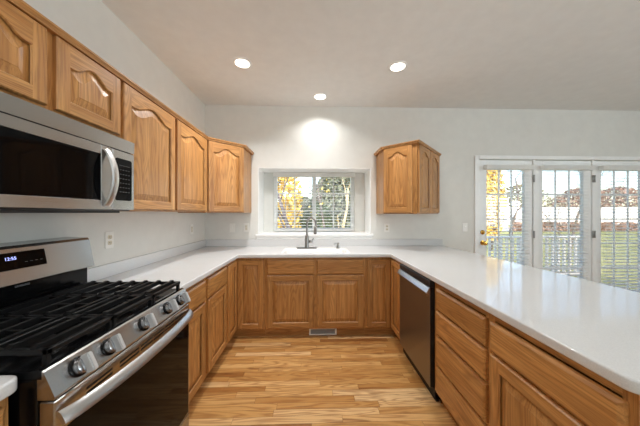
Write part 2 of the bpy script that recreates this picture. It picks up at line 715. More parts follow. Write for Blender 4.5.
# ------------------------------------------------------------------ kitchen window and its blind
w = thing('window_1', 'white sliding window with grilles behind the sink', 'window', (0, 0, 0))
struct(w)
bm = B()
fw = 0.045
ya, yb = RY + 0.03, RY + 0.10
box(bm, WX0, WX0 + fw, ya, yb, WZ0, WZ1, 0, 0.003)
box(bm, WX1 - fw, WX1, ya, yb, WZ0, WZ1, 0, 0.003)
box(bm, WX0 + fw, WX1 - fw, ya, yb, WZ0, WZ0 + fw, 0, 0.003)
box(bm, WX0 + fw, WX1 - fw, ya, yb, WZ1 - fw, WZ1, 0, 0.003)
xm = (WX0 + WX1) / 2
box(bm, xm - 0.03, xm + 0.03, ya + 0.005, yb - 0.005, WZ0 + fw, WZ1 - fw, 0, 0.003)
obj('window_frame', bm, WHITE, w)
for (xa, xb) in ((WX0 + fw, xm - 0.03), (xm + 0.03, WX1 - fw)):
    bm = B()
    box(bm, xa, xb, ya + 0.038, ya + 0.043, WZ0 + fw, WZ1 - fw)
    p = obj('window_pane', bm, PANE, w)
    bm = B()
    xc = (xa + xb) / 2
    box(bm, xc - 0.009, xc + 0.009, ya + 0.026, ya + 0.036, WZ0 + fw, WZ1 - fw)
    for k in (1, 2):
        zc = WZ0 + fw + (WZ1 - WZ0 - 2 * fw) * k / 3
        box(bm, xa, xb, ya + 0.0255, ya + 0.0365, zc - 0.009, zc + 0.009)
    obj('window_grille', bm, WHITE, p)


def blind(label, x0, x1, ztop, zbot, y, tilt, group=None, sx0=None, sx1=None, pitch=0.043):
    """slatted blind; y is the middle of the slats, the room is on the -y side"""
    xc = (x0 + x1) / 2
    b = thing('slatted_blind', label, 'window blind', (xc, y, ztop), 0, group)
    h = (x1 - x0) / 2
    bm = B()
    box(bm, -h, h, -0.034, 0.028, -0.062, 0, 0, 0.004)
    obj('headrail', bm, BLINDM, b)
    a0 = (sx0 - xc) if sx0 is not None else -h + 0.012
    a1 = (sx1 - xc) if sx1 is not None else h - 0.012
    bm = B()
    L = ztop - zbot
    n = int((L - 0.09) / pitch)
    for i in range(n):
        z = -0.085 - i * pitch
        sl = [(-0.024, z - 0.024 * math.tan(tilt) - 0.001), (0.0, z + 0.0015), (0.024, z + 0.024 * math.tan(tilt) - 0.001),
              (0.024, z + 0.024 * math.tan(tilt) + 0.0015), (0.0, z + 0.004), (-0.024, z - 0.024 * math.tan(tilt) + 0.0015)]
        prism(bm, sl, 0, a0, a1)
    obj('slats', bm, BLINDM, b)
    bm = B()
    box(bm, a0, a1, -0.024, 0.024, -L, -L + 0.018, 0, 0.004)
    obj('bottom_rail', bm, BLINDM, b)
    for fx in (0.14, 0.86):
        bm = B()
        xx = a0 + (a1 - a0) * fx
        for yy in (-0.0265, 0.0265):
            tube(bm, [(xx, yy, -L + 0.01), (xx, yy, -0.06)], 0.0011, 6)
        obj('ladder_cord', bm, BLINDM, b)
    return b


kb = blind('white slatted blind in the kitchen window above the sink', -0.572, 0.628, 1.945, 1.094, RY - 0.035, 0.11,
           sx0=-0.55, sx1=0.606)
# tilt wand at its left
bm = B()
tube(bm, [(-0.50, -0.045, -0.06), (-0.50, -0.045, -0.50)], 0.003, 8)
obj('tilt_wand', bm, BLINDM, kb)

# ------------------------------------------------------------------ french doors


def french_door(idx, label, x0, x1, hinge_right, knob):
    d = thing('door_%d' % idx, label, 'door', ((x0 + x1) / 2, YB, 0))
    struct(d)
    h = (x1 - x0) / 2
    st = 0.112
    gz0, gz1 = 0.25, 1.95
    y0, y1 = 0.012, 0.056
    top = DZ1 - 0.008
    bm = B()
    box(bm, -h, -h + st, y0, y1, 0.01, top, 0, 0.002)
    box(bm, h - st, h, y0, y1, 0.01, top, 0, 0.002)
    box(bm, -h + st, h - st, y0, y1, 0.01, gz0, 0, 0.002)
    box(bm, -h + st, h - st, y0, y1, gz1, top, 0, 0.002)
    obj('door_frame', bm, WHITE, d)
    bm = B()
    box(bm, -h + st, h - st, 0.031, 0.036, gz0, gz1)
    p = obj('door_pane', bm, PANE, d)
    bm = B()
    for k in (1, 2):
        xc = -h + st + (2 * h - 2 * st) * k / 3
        box(bm, xc - 0.01, xc + 0.01, 0.020, 0.030, gz0, gz1)
    for k in range(1, 5):
        zc = gz0 + (gz1 - gz0) * k / 5
        box(bm, -h + st, h - st, 0.0195, 0.0305, zc - 0.01, zc + 0.01)
    obj('door_grille', bm, WHITE, p)
    sx = h + 0.006 if hinge_right else -h - 0.006
    for zc in (0.25, 1.06, 1.83):
        bm = B()
        tube(bm, [(sx, -0.012, zc - 0.05), (sx, -0.012, zc + 0.05)], 0.008, 10)
        box(bm, sx - 0.011, sx + 0.011, -0.008, -0.0045, zc - 0.048, zc + 0.048)
        obj('hinge', bm, HINGE, d)['label'] = 'grey metal hinge'
    if knob:
        kx = -h + 0.052
        bm = B()
        lathe(bm, (kx, y0 - 0.0005, 0.945), (0, -1, 0), [(0.033, 0), (0.033, 0.006), (0.012, 0.010), (0.011, 0.030), (0.026, 0.042), (0.030, 0.056), (0.024, 0.068), (0.006, 0.072)], 20)
        obj('door_knob', bm, BRASS, d, 40)['label'] = 'brass knob'
        bm = B()
        lathe(bm, (kx, y0 - 0.0005, 1.09), (0, -1, 0), [(0.030, 0), (0.030, 0.008), (0.022, 0.014), (0.008, 0.016)], 20)
        box(bm, kx - 0.006, kx + 0.006, y0 - 0.034, y0 - 0.016, 1.075, 1.105, 0, 0.003)
        obj('deadbolt', bm, BRASS, d, 40)['label'] = 'brass deadbolt turn'
    return d


DOORS = [(1, 2.285, 3.043, True, True), (2, 3.077, 3.885, True, False), (3, 3.919, 4.750, False, False)]
french_door(1, 'white glazed patio door with brass knob and deadbolt', *DOORS[0][1:])
french_door(2, 'white glazed patio door in the middle between two posts', *DOORS[1][1:])
french_door(3, 'white glazed patio door cut by the photo edge', *DOORS[2][1:])
blind('white slatted blind on the patio door with the brass knob', 2.335, 3.005, 2.005, 0.22, YB - 0.036, 0.09,
      'patio door blinds', 2.385, 2.955)
blind('white slatted blind on the middle patio door', 3.135, 3.86, 2.005, 0.22, YB - 0.036, 0.09, 'patio door blinds', 3.165, 3.775)
blind('white slatted blind on the patio door at the photo edge', 3.97, 4.71, 2.005, 0.22, YB - 0.036, 0.09, 'patio door blinds', 4.0, 4.62)

# ------------------------------------------------------------------ cabinet joinery


def outline(x0, x1, z0, z1, rise, n=22):
    """closed loop: bottom, right side, top (arched), left side"""
    pts = []
    m = 6
    for i in range(m):
        pts.append((x0 + (x1 - x0) * i / m, z0))
    for i in range(m):
        pts.append((x1, z0 + (z1 - z0) * i / m))
    for i in range(n):
        t = i / n
        u = abs(2 * t - 1)
        b = 0.5 * (1 + cos(pi * min(u / 0.80, 1.0)))
        b = b ** 0.9
        pts.append((x1 + (x0 - x1) * t, z1 + rise * b))
    for i in range(m):
        pts.append((x0, z1 + (z0 - z1) * i / m))
    return pts


def raised_door(parent, x0, x1, z0, z1, yf, rise=0.0, stile=0.058, name='door', th=0.021):
    """frame-and-raised-panel door; front face at y = yf - th, back at yf"""
    yfr = yf - th
    ox0, ox1, oz0 = x0 + stile, x1 - stile, z0 + stile
    oz1 = z1 - stile - rise
    bm = B()
    e = 0.005
    # back + edge + chamfer
    def rect(i, y):
        return [bm.verts.new(c) for c in ((x0 + i, y, z0 + i), (x1 - i, y, z0 + i), (x1 - i, y, z1 - i), (x0 + i, y, z1 - i))]
    r0, r1 = rect(0, yf), rect(0, yfr + e)
    for k in range(4):
        bm.faces.new((r0[k], r0[(k + 1) % 4], r1[(k + 1) % 4], r1[k]))
    bm.faces.new(r0)
    r2 = rect(e, yfr)
    for k in range(4):
        bm.faces.new((r1[k], r1[(k + 1) % 4], r2[(k + 1) % 4], r2[k]))
    f1 = lambda vs, m: setattr(bm.faces.new([bm.verts.new(v) for v in vs]), 'material_index', m)
    a0, a1, b0, b1 = x0 + e, x1 - e, z0 + e, z1 - e
    f1([(a0, yfr, b0), (ox0, yfr, b0), (ox0, yfr, b1), (a0, yfr, b1)], 0)
    f1([(ox1, yfr, b0), (a1, yfr, b0), (a1, yfr, b1), (ox1, yfr, b1)], 0)
    f1([(ox0, yfr, b0), (ox1, yfr, b0), (ox1, yfr, oz0), (ox0, yfr, oz0)], 1)
    op = outline(ox0, ox1, oz0, oz1, rise)
    top = [p for p in op if p[1] >= oz1 - 1e-6 and True]
    top = op[12:12 + 22] + [op[34]]
    for p, q in zip(top[:-1], top[1:]):
        f1([(p[0], yfr, p[1]), (q[0], yfr, q[1]), (q[0], yfr, b1), (p[0], yfr, b1)], 1)
    # moulded inner edge of the frame
    d1 = 0.007
    in0 = [bm.verts.new((p[0], yfr, p[1])) for p in op]
    in1 = [bm.verts.new((p[0], yfr + 0.007, p[1])) for p in outline(ox0 + d1 * .6, ox1 - d1 * .6, oz0 + d1 * .6, oz1 - d1 * .6, rise)]
    n = len(op)
    for k in range(n):
        f = bm.faces.new((in0[k], in0[(k + 1) % n], in1[(k + 1) % n], in1[k]))
        f.material_index = 1 if (k < 6 or 12 <= k < 34) else 0
    d = obj(name, bm, OAK, parent)
    # raised panel
    bm = B()
    def ring(i, y):
        return [bm.verts.new((p[0], y, p[1])) for p in outline(ox0 + i, ox1 - i, oz0 + i, oz1 - i, rise * (1 - i * 1.5))]
    bw = min(0.042, (ox1 - ox0) * 0.24)
    rs = [ring(0.002, yfr + 0.0125), ring(0.009, yfr + 0.0125), ring(bw, yfr + 0.004), ring(bw + 0.002, yfr + 0.0025)]
    for a, b in zip(rs[:-1], rs[1:]):
        for k in range(n):
            bm.faces.new((a[k], a[(k + 1) % n], b[(k + 1) % n], b[k]))
    bm.faces.new(rs[-1])
    obj('raised_panel', bm, OAKV, d)
    return d


def slab_drawer(parent, x0, x1, z0, z1, yf, name='drawer', th=0.023):
    bm = B()
    y = yf - th
    e = 0.011
    def rect(i, yy):
        return [bm.verts.new(c) for c in ((x0 + i, yy, z0 + i), (x1 - i, yy, z0 + i), (x1 - i, yy, z1 - i), (x0 + i, yy, z1 - i))]
    rs = [rect(0, yf), rect(0, y + 0.007), rect(0.003, y + 0.005), rect(e, y)]
    for a, b in zip(rs[:-1], rs[1:]):
        for k in range(4):
            bm.faces.new((a[k], a[(k + 1) % 4], b[(k + 1) % 4], b[k]))
    bm.faces.new(rs[0])
    bm.faces.new(rs[-1])
    return obj(name, bm, OAKH, parent)


def cabinet_box(parent, w, depth, z0, z1, stiles, rails, ft=0.019, top=True):
    """hollow carcass with a face frame whose front is at y=0. stiles/rails: list of (a,b) x or z ranges"""
    bm = B()
    t = 0.016
    box(bm, 0, t, ft, depth, z0, z1, 0)
    box(bm, w - t, w, ft, depth, z0, z1, 0)
    box(bm, t, w - t, ft, depth, z0, z0 + t, 1)
    if top:
        box(bm, t, w - t, ft, depth, z1 - t, z1, 1)
    box(bm, t, w - t, depth - 0.006, depth, z0 + t, z1 - t, 0)
    for a, b in stiles:
        box(bm, a, b, 0, ft, z0, z1, 0)
    for i, (a, b) in enumerate(rails):
        xs = sorted(stiles)
        for (s0, s1), (s2, s3) in zip(xs[:-1], xs[1:]):
            box(bm, s1, s2, 0.0003, ft, a, b, 1)
    return obj('cabinet_box', bm, OAK, parent)


def toe_kick(parent, w, depth=0.05, x0=0.0):
    bm = B()
    box(bm, x0, w, depth, depth + 0.016, 0.001, 0.094, 0)
    return obj('toe_kick', bm, OAKH, parent)


# ------------------------------------------------------------------ base cabinets
DW0, DW1 = 1.715, 2.322
BZ0, BZ1 = 0.095, 0.873
DRZ = (0.695, 0.846)
DOZ = (0.112, 0.682)
XF_L = -0.825       # left face frame plane
YF_B = 2.645        # back face frame plane
XF_R = 0.875        # right face frame plane
BASE_D = 0.585


def base_unit(label, loc, rotz, w, dw, top=True, depth=BASE_D):
    """one drawer over one door"""
    c = thing('base_cabinet', label, 'cabinet', loc, rotz)
    cabinet_box(c, w, depth, BZ0, BZ1, [(0, 0.035), (w - 0.035, w)], [(BZ0, BZ0 + 0.03), (0.672, 0.705), (BZ1 - 0.035, BZ1)], top=top)
    toe_kick(c, w)
    slab_drawer(c, dw[0], dw[1], DRZ[0], DRZ[1], -0.0005)
    raised_door(c, dw[0], dw[1], DOZ[0], DOZ[1], -0.0005)
    return c


YL0 = 1.449
base_unit('oak base cabinet with drawer and door directly right of the gas range', (XF_L, YL0, 0), pi / 2, 0.434, (0.024, 0.412))
base_unit('oak base cabinet with drawer and door, second right of the gas range', (XF_L, YL0 + 0.435, 0), pi / 2, 0.456, (0.024, 0.434))
base_unit('oak base cabinet sliver left of the gas range', (XF_L, 0.05, 0), pi / 2, 0.635, (0.02, 0.615))


def corner_base(label, poly, kick, doors):
    c = thing('corner_base_cabinet', label, 'cabinet', (0, 0, 0))
    bm = B()
    prism(bm, poly, 2, BZ0, BZ1, 0)
    obj('cabinet_box', bm, OAK, c)
    bm = B()
    prism(bm, kick, 2, 0.001, BZ0 - 0.001, 0)
    obj('toe_kick', bm, OAKH, c)
    for (loc, rz, a, b) in doors:
        d = raised_door(c, a, b, DOZ[0], 0.846, -0.0005, 0, 0.05)
        d.location = loc
        d.rotation_euler = (0, 0, rz)
    return c


YC = YL0 + 0.435 + 0.457
corner_base('oak corner base cabinet with two tall doors meeting left of the sink cabinet',
            [(-1.41, YC), (XF_L, YC), (XF_L, YF_B), (-0.516, YF_B), (-0.516, 3.25), (-1.41, 3.25)],
            [(-1.40, YC), (XF_L - 0.05, YC), (XF_L - 0.05, YF_B + 0.05), (-0.516, YF_B + 0.05), (-0.516, 3.24), (-1.40, 3.24)],
            [((XF_L, YC, 0), pi / 2, 0.012, YF_B - YC - 0.022), ((0, YF_B, 0), 0, XF_L + 0.022, -0.532)])
corner_base('oak corner base cabinet between the sink cabinet and the dishwasher',
            [(0.577, YF_B), (XF_R, YF_B), (XF_R, DW1 + 0.003), (1.475, DW1 + 0.003), (1.475, 3.25), (0.577, 3.25)],
            [(0.577, YF_B + 0.05), (XF_R + 0.05, YF_B + 0.05), (XF_R + 0.05, DW1 + 0.003), (1.47, DW1 + 0.003), (1.47, 3.24), (0.577, 3.24)],
            [((0, YF_B, 0), 0, 0.597, XF_R - 0.022), ((XF_R, YF_B, 0), -pi / 2, 0.022, YF_B - DW1 + 0.003 - 0.012)])

# sink base
sb = thing('sink_base_cabinet', 'oak sink cabinet with two doors under two false drawer fronts', 'cabinet', (-0.515, YF_B, 0))
sw = 1.091
cabinet_box(sb, sw, BASE_D, BZ0, BZ1, [(0, 0.03), (0.520, 0.575), (sw - 0.03, sw)],
            [(BZ0, BZ0 + 0.03), (0.672, 0.705), (BZ1 - 0.035, BZ1)], top=False)
toe_kick(sb, sw)
for a, b in ((0.028, 0.532), (0.563, sw - 0.022)):
    slab_drawer(sb, a, b, DRZ[0], DRZ[1], -0.0005, 'drawer_front')
    raised_door(sb, a, b, DOZ[0], DOZ[1], -0.0005)

# drawer stack and end cabinet of the peninsula
PD = 0.60
ds = thing('drawer_cabinet', 'oak cabinet of four stacked drawers beside the dishwasher', 'cabinet', (XF_R, DW0 - 0.004, 0), -pi / 2)
w_ = DW0 - 0.004 - 1.166
cabinet_box(ds, w_, PD, BZ0, BZ1, [(0, 0.06), (w_ - 0.03, w_)],
            [(BZ0, BZ0 + 0.03), (0.29, 0.32), (0.50, 0.53), (0.672, 0.705), (BZ1 - 0.035, BZ1)])
toe_kick(ds, w_)
for z0, z1 in ((0.692, 0.832), (0.522, 0.676), (0.312, 0.502), (0.112, 0.292)):
    slab_drawer(ds, 0.050, w_ - 0.014, z0, z1, -0.0005)
pe = thing('peninsula_end_cabinet', 'oak base cabinet with wide drawer and door at the peninsula end', 'cabinet', (XF_R, 1.165, 0), -pi / 2)
w_ = 1.165 - 0.624
cabinet_box(pe, w_, PD, BZ0, BZ1, [(0, 0.03), (w_ - 0.035, w_)], [(BZ0, BZ0 + 0.03), (0.672, 0.705), (BZ1 - 0.035, BZ1)])
toe_kick(pe, w_)
slab_drawer(pe, 0.016, w_ - 0.020, 0.692, 0.832, -0.0005)
raised_door(pe, 0.016, w_ - 0.020, DOZ[0], 0.676, -0.0005)
bm = B()
box(bm, 0, 1.165 - 0.624, PD + 0.001, PD + 0.013, 0.001, BZ1)
obj('back_panel', bm, OAKV, pe)

# white register in the toe kick under the sink
vr = thing('floor_register', 'white metal air register in the toe kick under the sink cabinet', 'air vent', (0.115, YF_B + 0.049, 0.004))
bm = B()
box(bm, -0.152, 0.152, -0.010, -0.0005, 0, 0.014, 0, 0.002)
box(bm, -0.152, 0.152, -0.010, -0.0005, 0.066, 0.080, 0, 0.002)
box(bm, -0.152, -0.134, -0.010, -0.0005, 0.014, 0.066)
box(bm, 0.134, 0.152, -0.010, -0.0005, 0.014, 0.066)
obj('register_frame', bm, PLASTIC, vr)
bm = B()
for k in range(7):
    z = 0.0155 + k * 0.0072
    prism(bm, [(-0.008, z), (-0.0075, z - 0.0008), (-0.002, z + 0.0052), (-0.0025, z + 0.006)], 0, -0.134, 0.134)
obj('register_louvers', bm, plain('grey_louver', srgb(150, 148, 144), 0.5), vr)

# ------------------------------------------------------------------ worktops


def rounded(pts, radii, seg=6):
    out = []
    n = len(pts)
    for i in range(n):
        p, r = Vector(pts[i]), radii[i]
        if r <= 0:
            out.append(tuple(p))
            continue
        a = (Vector(pts[i - 1]) - p).normalized()
        b = (Vector(pts[(i + 1) % n]) - p).normalized()
        ang = a.angle(b)
        d = r / math.tan(ang / 2)
        s_, e_ = p + a * d, p + b * d
        c = p + (a + b).normalized() * (r / sin(ang / 2))
        a0 = math.atan2(s_.y - c.y, s_.x - c.x)
        a1 = math.atan2(e_.y - c.y, e_.x - c.x)
        da = (a1 - a0 + pi) % (2 * pi) - pi
        for k in range(seg + 1):
            t = a0 + da * k / seg
            out.append((c.x + r * cos(t), c.y + r * sin(t)))
    return out


XE_L, YE, XE_R, PX, PY = -0.790, 2.600, 0.842, 1.83, 0.605
ct = thing('countertop', 'pale solid surface worktop running around the sink and along the peninsula', 'countertop', (0, 0, 0))
outer = rounded([(XL + 0.002, YL0 + 0.002), (XE_L, YL0 + 0.002), (XE_L, YE), (XE_R, YE), (XE_R, PY), (PX, PY), (PX - 0.06, YB - 0.002), (XL + 0.002, YB - 0.002)],
                [0, 0.004, 0.012, 0.012, 0.035, 0.035, 0, 0])
SX0, SX1, SY0, SY1 = -0.31, 0.385, 2.685, 2.945
hole = rounded([(SX0 - 0.01, SY0 - 0.01), (SX0 - 0.01, SY1 + 0.01), (SX1 + 0.01, SY1 + 0.01), (SX1 + 0.01, SY0 - 0.01)], [0.05] * 4)
curve_mesh('worktop', [outer, hole], 0.039, 0.007, CT - 0.039, COUNTER, ct)
bm = B()
box(bm, XL + 0.001, XL + 0.019, YL0 + 0.003, YB - 0.002, CT + 0.0003, CT + 0.09, 0, 0.003)
obj('backsplash', bm, COUNTER, ct)
bm = B()
box(bm, XL + 0.0195, 1.765, YB - 0.019, YB - 0.001, CT + 0.0003, CT + 0.09, 0, 0.003)
obj('backsplash', bm, COUNTER, ct)
ct2 = thing('countertop', 'short pale worktop left of the gas range', 'countertop', (0, 0, 0))
outer = rounded([(XL + 0.002, 0.03), (XE_L, 0.03), (XE_L, 0.692), (XL + 0.002, 0.692)], [0, 0.01, 0.03, 0])
curve_mesh('worktop', [outer], 0.039, 0.007, CT - 0.039, COUNTER, ct2)

# ------------------------------------------------------------------ sink and tap
sk = thing('kitchen_sink', 'white drop-in sink under the kitchen window', 'sink', ((SX0 + SX1) / 2, (SY0 + SY1) / 2, CT))
cx, cy = (SX0 + SX1) / 2, (SY0 + SY1) / 2


def rr(x0, x1, y0, y1, r):
    return [(p[0] - cx, p[1] - cy) for p in rounded([(x0, y0), (x1, y0), (x1, y1), (x0, y1)], [r] * 4, 6)]


bm = B()
loops = [(rr(SX0 - 0.04, SX1 + 0.04, SY0 - 0.035, SY1 + 0.17, 0.06), 0.0004), (rr(SX0 - 0.04, SX1 + 0.04, SY0 - 0.035, SY1 + 0.17, 0.06), 0.001),
         (rr(SX0 - 0.034, SX1 + 0.034, SY0 - 0.029, SY1 + 0.164, 0.055), 0.002), (rr(SX0 - 0.008, SX1 + 0.008, SY0 - 0.008, SY1 + 0.008, 0.05), 0.002),
         (rr(SX0, SX1, SY0, SY1, 0.045), -0.004), (rr(SX0 + 0.012, SX1 - 0.012, SY0 + 0.012, SY1 - 0.012, 0.04), -0.17),
         (rr(SX0 + 0.04, SX1 - 0.04, SY0 + 0.04, SY1 - 0.04, 0.03), -0.185)]
rs = [[bm.verts.new((p[0], p[1], z)) for p in lp] for lp, z in loops]
for a, b in zip(rs[:-1], rs[1:]):
    n = len(a)
    for k in range(n):
        bm.faces.new((a[k], a[(k + 1) % n], b[(k + 1) % n], b[k]))
bm.faces.new(rs[-1])
obj('basin', bm, SINKM, sk, 50)
bm = B()
lathe(bm, (0, 0, -0.1845), (0, 0, 1), [(0.045, 0), (0.045, 0.003), (0.03, 0.004), (0.028, 0.001)], 20)
obj('drain', bm, CHROME, sk, 40)

FX, FY, FZ = -0.068, 3.015, CT + 0.0025
fa = thing('kitchen_faucet', 'tall brushed nickel gooseneck faucet behind the sink', 'faucet', (FX, FY, FZ))
bm = B()
prism(bm, [(p[0], p[1]) for p in rounded([(-0.128, -0.028), (0.128, -0.028), (0.128, 0.028), (-0.128, 0.028)], [0.027] * 4, 6)], 2, 0.0003, 0.014)
obj('base_plate', bm, DNICKEL, fa, 40)
bm = B()
lathe(bm, (0, 0, 0.0143), (0, 0, 1), [(0.028, 0), (0.027, 0.012), (0.024, 0.02), (0.024, 0.135), (0.020, 0.142), (0.015, 0.15)], 24)
obj('faucet_body', bm, NICKEL, fa, 40)
bm = B()
pts = [(0, 0, 0.155)]
dirx, diry = 0.70, -0.714
R = 0.078
for k in range(5):
    pts.append((0, 0, 0.17 + k * 0.033))
for k in range(1, 15):
    t = pi - (pi + 0.25) * k / 14 + 0.0
    a = R + R * cos(t)
    pts.append((a * dirx, a * diry, 0.302 + R * sin(t)))
obj('gooseneck', (tube(bm, pts, 0.0125, 14), bm)[1], NICKEL, fa)
e = Vector(pts[-1])
dn = (Vector(pts[-1]) - Vector(pts[-2])).normalized()
bm = B()
tube(bm, [e + dn * 0.001, e + dn * 0.03, e + dn * 0.075, e + dn * 0.085], [0.0145, 0.0165, 0.0205, 0.019], 16)
sh = obj('spray_head', bm, NICKEL, fa)
bm = B()
tube(bm, [e + dn * 0.0855, e + dn * 0.095], [0.0185, 0.016], 16)
obj('spray_nozzle', bm, RUBBER, sh)['label'] = 'black spray nozzle'
bm = B()
tube(bm, [(0.0245, 0, 0.085), (0.070, -0.004, 0.087)], 0.017, 14)
tube(bm, [(0.060, -0.004, 0.095), (0.072, -0.010, 0.112), (0.080, -0.014, 0.128)], [0.008, 0.0075, 0.006], 10)
obj('lever_handle', bm, NICKEL, fa)

so = thing('soap_dispenser', 'small nickel soap pump on the sink rim right of the faucet', 'soap dispenser', (0.318, 3.015, FZ))
bm = B()
lathe(bm, (0, 0, 0.0003), (0, 0, 1), [(0.027, 0), (0.027, 0.006), (0.022, 0.010), (0.019, 0.035), (0.013, 0.038), (0.010, 0.052)], 18)
obj('pump_base', bm, NICKEL, so, 40)
bm = B()
lathe(bm, (0, 0, 0.0525), (0, 0, 1), [(0.015, 0), (0.016, 0.014), (0.012, 0.018)], 18)
tube(bm, [(0, 0, 0.061), (-0.035, -0.02, 0.063), (-0.055, -0.032, 0.056)], [0.007, 0.006, 0.005], 10)
obj('pump_spout', bm, NICKEL, so, 40)

# ------------------------------------------------------------------ wall cabinets
UZ0, UZ1 = 1.366, 2.130
XF_U = -1.125
UD = XF_U - XL - 0.003
RISE = 0.055


def upper(label, y0, w, doors, z0=UZ0, centre=None, rise=RISE):
    c = thing('wall_cabinet', label, 'cabinet', (XF_U, y0, z0), pi / 2)
    st = [(0, 0.03), (w - 0.03, w)]
    if centre:
        st.append((centre - 0.025, centre + 0.025))
    h = UZ1 - z0
    cabinet_box(c, w, UD, 0, h, st, [(0, 0.035), (h - 0.035, h)])
    for a, b in doors:
        raised_door(c, a, b, 0.012, h - 0.006, -0.0005, rise, 0.056)
    return c


Y_OV = 0.690
upper('short oak wall cabinet with two arched doors above the microwave', Y_OV, 0.757, [(0.010, 0.360), (0.397, 0.747)], 1.792, 0.3785, 0.048)
upper('tall oak wall cabinet with single arched door just right of the microwave', 1.448, 0.560, [(0.014, 0.546)])
upper('tall oak wall cabinet with single arched door beside the corner wall cabinet', 2.009, 0.592, [(0.016, 0.576)])
upper('oak wall cabinet over the short worktop left of the range', 0.20, 0.489, [(0.014, 0.475)])

# diagonal corner wall cabinet
cc = thing('corner_wall_cabinet', 'oak diagonal corner wall cabinet left of the kitchen window', 'cabinet', (0, 0, 0))
P1 = Vector((XF_U, 2.603))
P2 = Vector((-0.812, 2.905))
poly = [(XL + 0.003, 2.603), tuple(P1), tuple(P2), (P2.x, YB - 0.003), (XL + 0.003, YB - 0.003)]
bm = B()
prism(bm, poly, 2, UZ0 - 0.008, UZ1)
obj('cabinet_box', bm, OAK, cc)
ang = math.atan2(P2.y - P1.y, P2.x - P1.x)
dl = (P2 - P1).length
d = raised_door(cc, 0.018, dl - 0.012, UZ0 + 0.004, UZ1 - 0.006, -0.0005, RISE, 0.056)
d.location = (P1.x, P1.y, 0)
d.rotation_euler = (0, 0, ang)

# right-hand angled wall cabinet
rc = thing('wall_cabinet', 'freestanding angled oak wall cabinet right of the kitchen window', 'cabinet', (0, 0, 0))
Q = [Vector(q) for q in ((0.862, YB - 0.003), (0.862, 2.935), (1.158, 2.655), (1.715, YB - 0.003))]
bm = B()
prism(bm, [tuple(q) for q in Q], 2, UZ0 - 0.020, UZ1)
obj('cabinet_box', bm, OAK, rc)


def face_door(c, a, b, t0, t1, rise, stile, z0=UZ0 - 0.008, z1=UZ1 - 0.006):
    v = b - a
    d = raised_door(c, t0, t1, z0, z1, -0.0005, rise, stile)
    d.location = (a.x, a.y, 0)
    d.rotation_euler = (0, 0, math.atan2(v.y, v.x))
    return d


L1 = (Q[2] - Q[1]).length
face_door(rc, Q[1], Q[2], 0.014, L1 - 0.050, RISE, 0.056)
L2 = (Q[3] - Q[2]).length
face_door(rc, Q[2], Q[3], 0.022, L2 * 0.5 - 0.006, 0.045, 0.056)
face_door(rc, Q[2], Q[3], L2 * 0.5 + 0.006, L2 - 0.022, 0.045, 0.056)


def crown(name, path, parent=None, mat=OAKW, z=UZ1):
    """moulding swept along a plan polyline; the outward side is to the right of travel"""
    prof = [(-0.004, -0.003), (0.021, -0.003), (0.022, 0.004), (0.027, 0.012), (0.031, 0.016), (0.031, 0.025), (-0.004, 0.025)]
    pts = [Vector(p) for p in path]
    bm = B()
    rings = []
    for i, p in enumerate(pts):
        nrm = []
        if i > 0:
            t = (p - pts[i - 1]).normalized()
            nrm.append(Vector((t.y, -t.x)))
        if i < len(pts) - 1:
            t = (pts[i + 1] - p).normalized()
            nrm.append(Vector((t.y, -t.x)))
        if len(nrm) == 2:
            m = (nrm[0] + nrm[1]).normalized()
            m = m / m.dot(nrm[0])
        else:
            m = nrm[0]
        rings.append([bm.verts.new((p.x + m.x * o, p.y + m.y * o, z + h)) for o, h in prof])
    k = len(prof)
    for a, b in zip(rings[:-1], rings[1:]):
        for j in range(k):
            bm.faces.new((a[j], a[(j + 1) % k], b[(j + 1) % k], b[j]))
    bm.faces.new(rings[0])
    bm.faces.new(rings[-1])
    return obj(name, bm, mat, parent)


off = 0.0055
cm = crown('crown_moulding', [(XF_U + off, 0.20), (XF_U + off, 2.603 - off * .4), (P2.x + off * .4, P2.y - off), (P2.x + off, YB - 0.003)])
tag(cm, 'long oak crown moulding along the tops of the left wall cabinets', 'moulding')
crown('crown_moulding', [tuple(Q[0] + Vector((-off, 0))), tuple(Q[1] + Vector((-off, -off * .4))), tuple(Q[2] + Vector((0, -off * 1.4))), tuple(Q[3] + Vector((off, 0)))], rc)

# ------------------------------------------------------------------ microwave
MX = -1.045
mw = thing('microwave', 'stainless over-the-range microwave with black glass door', 'microwave', (MX, Y_OV + 0.003, 1.367), pi / 2)
MW, MH = 0.762, 0.396
MD = MX - XL - 0.004
bm = B()
box(bm, 0, MW, 0.022, MD, 0, MH, 0, 0.003)
box(bm, 0.04, MW - 0.04, 0.05, MD - 0.03, -0.012, -0.0002, 0)
obj('housing', bm, plain('dark_housing', srgb(40, 40, 42), 0.4), mw)
bm = B()
prism(bm, [(0.0215, MH - 0.066), (-0.002, MH - 0.066), (-0.004, MH - 0.001), (0.0215, MH - 0.001)], 0, 0, MW)
obj('top_vent_panel', bm, STEEL, mw)
DRW = 0.606
bm = B()
z0, z1 = 0.006, MH - 0.070
fx0, fx1, fz0, fz1 = 0.045, 0.538, 0.052, z1 - 0.045
box(bm, 0.001, fx0, -0.004, 0.021, z0, z1, 0, 0.002)
box(bm, fx1, DRW, -0.004, 0.021, z0, z1, 0, 0.002)
box(bm, fx0, fx1, -0.004, 0.021, z0, fz0, 0, 0.002)
box(bm, fx0, fx1, -0.004, 0.021, fz1, z1, 0, 0.002)
md = obj('microwave_door', bm, STEEL, mw)
bm = B()
box(bm, fx0, fx1, -0.0025, 0.015, fz0, fz1)
obj('door_window', bm, BGLASS, md)['label'] = 'black glass door window'
bm = B()
pts = []
for k in range(17):
    t = k / 16
    pts.append((0.567, -0.006 - 0.044 * sin(pi * t) ** 0.8, z0 + 0.020 + (z1 - z0 - 0.040) * t))
rings = []
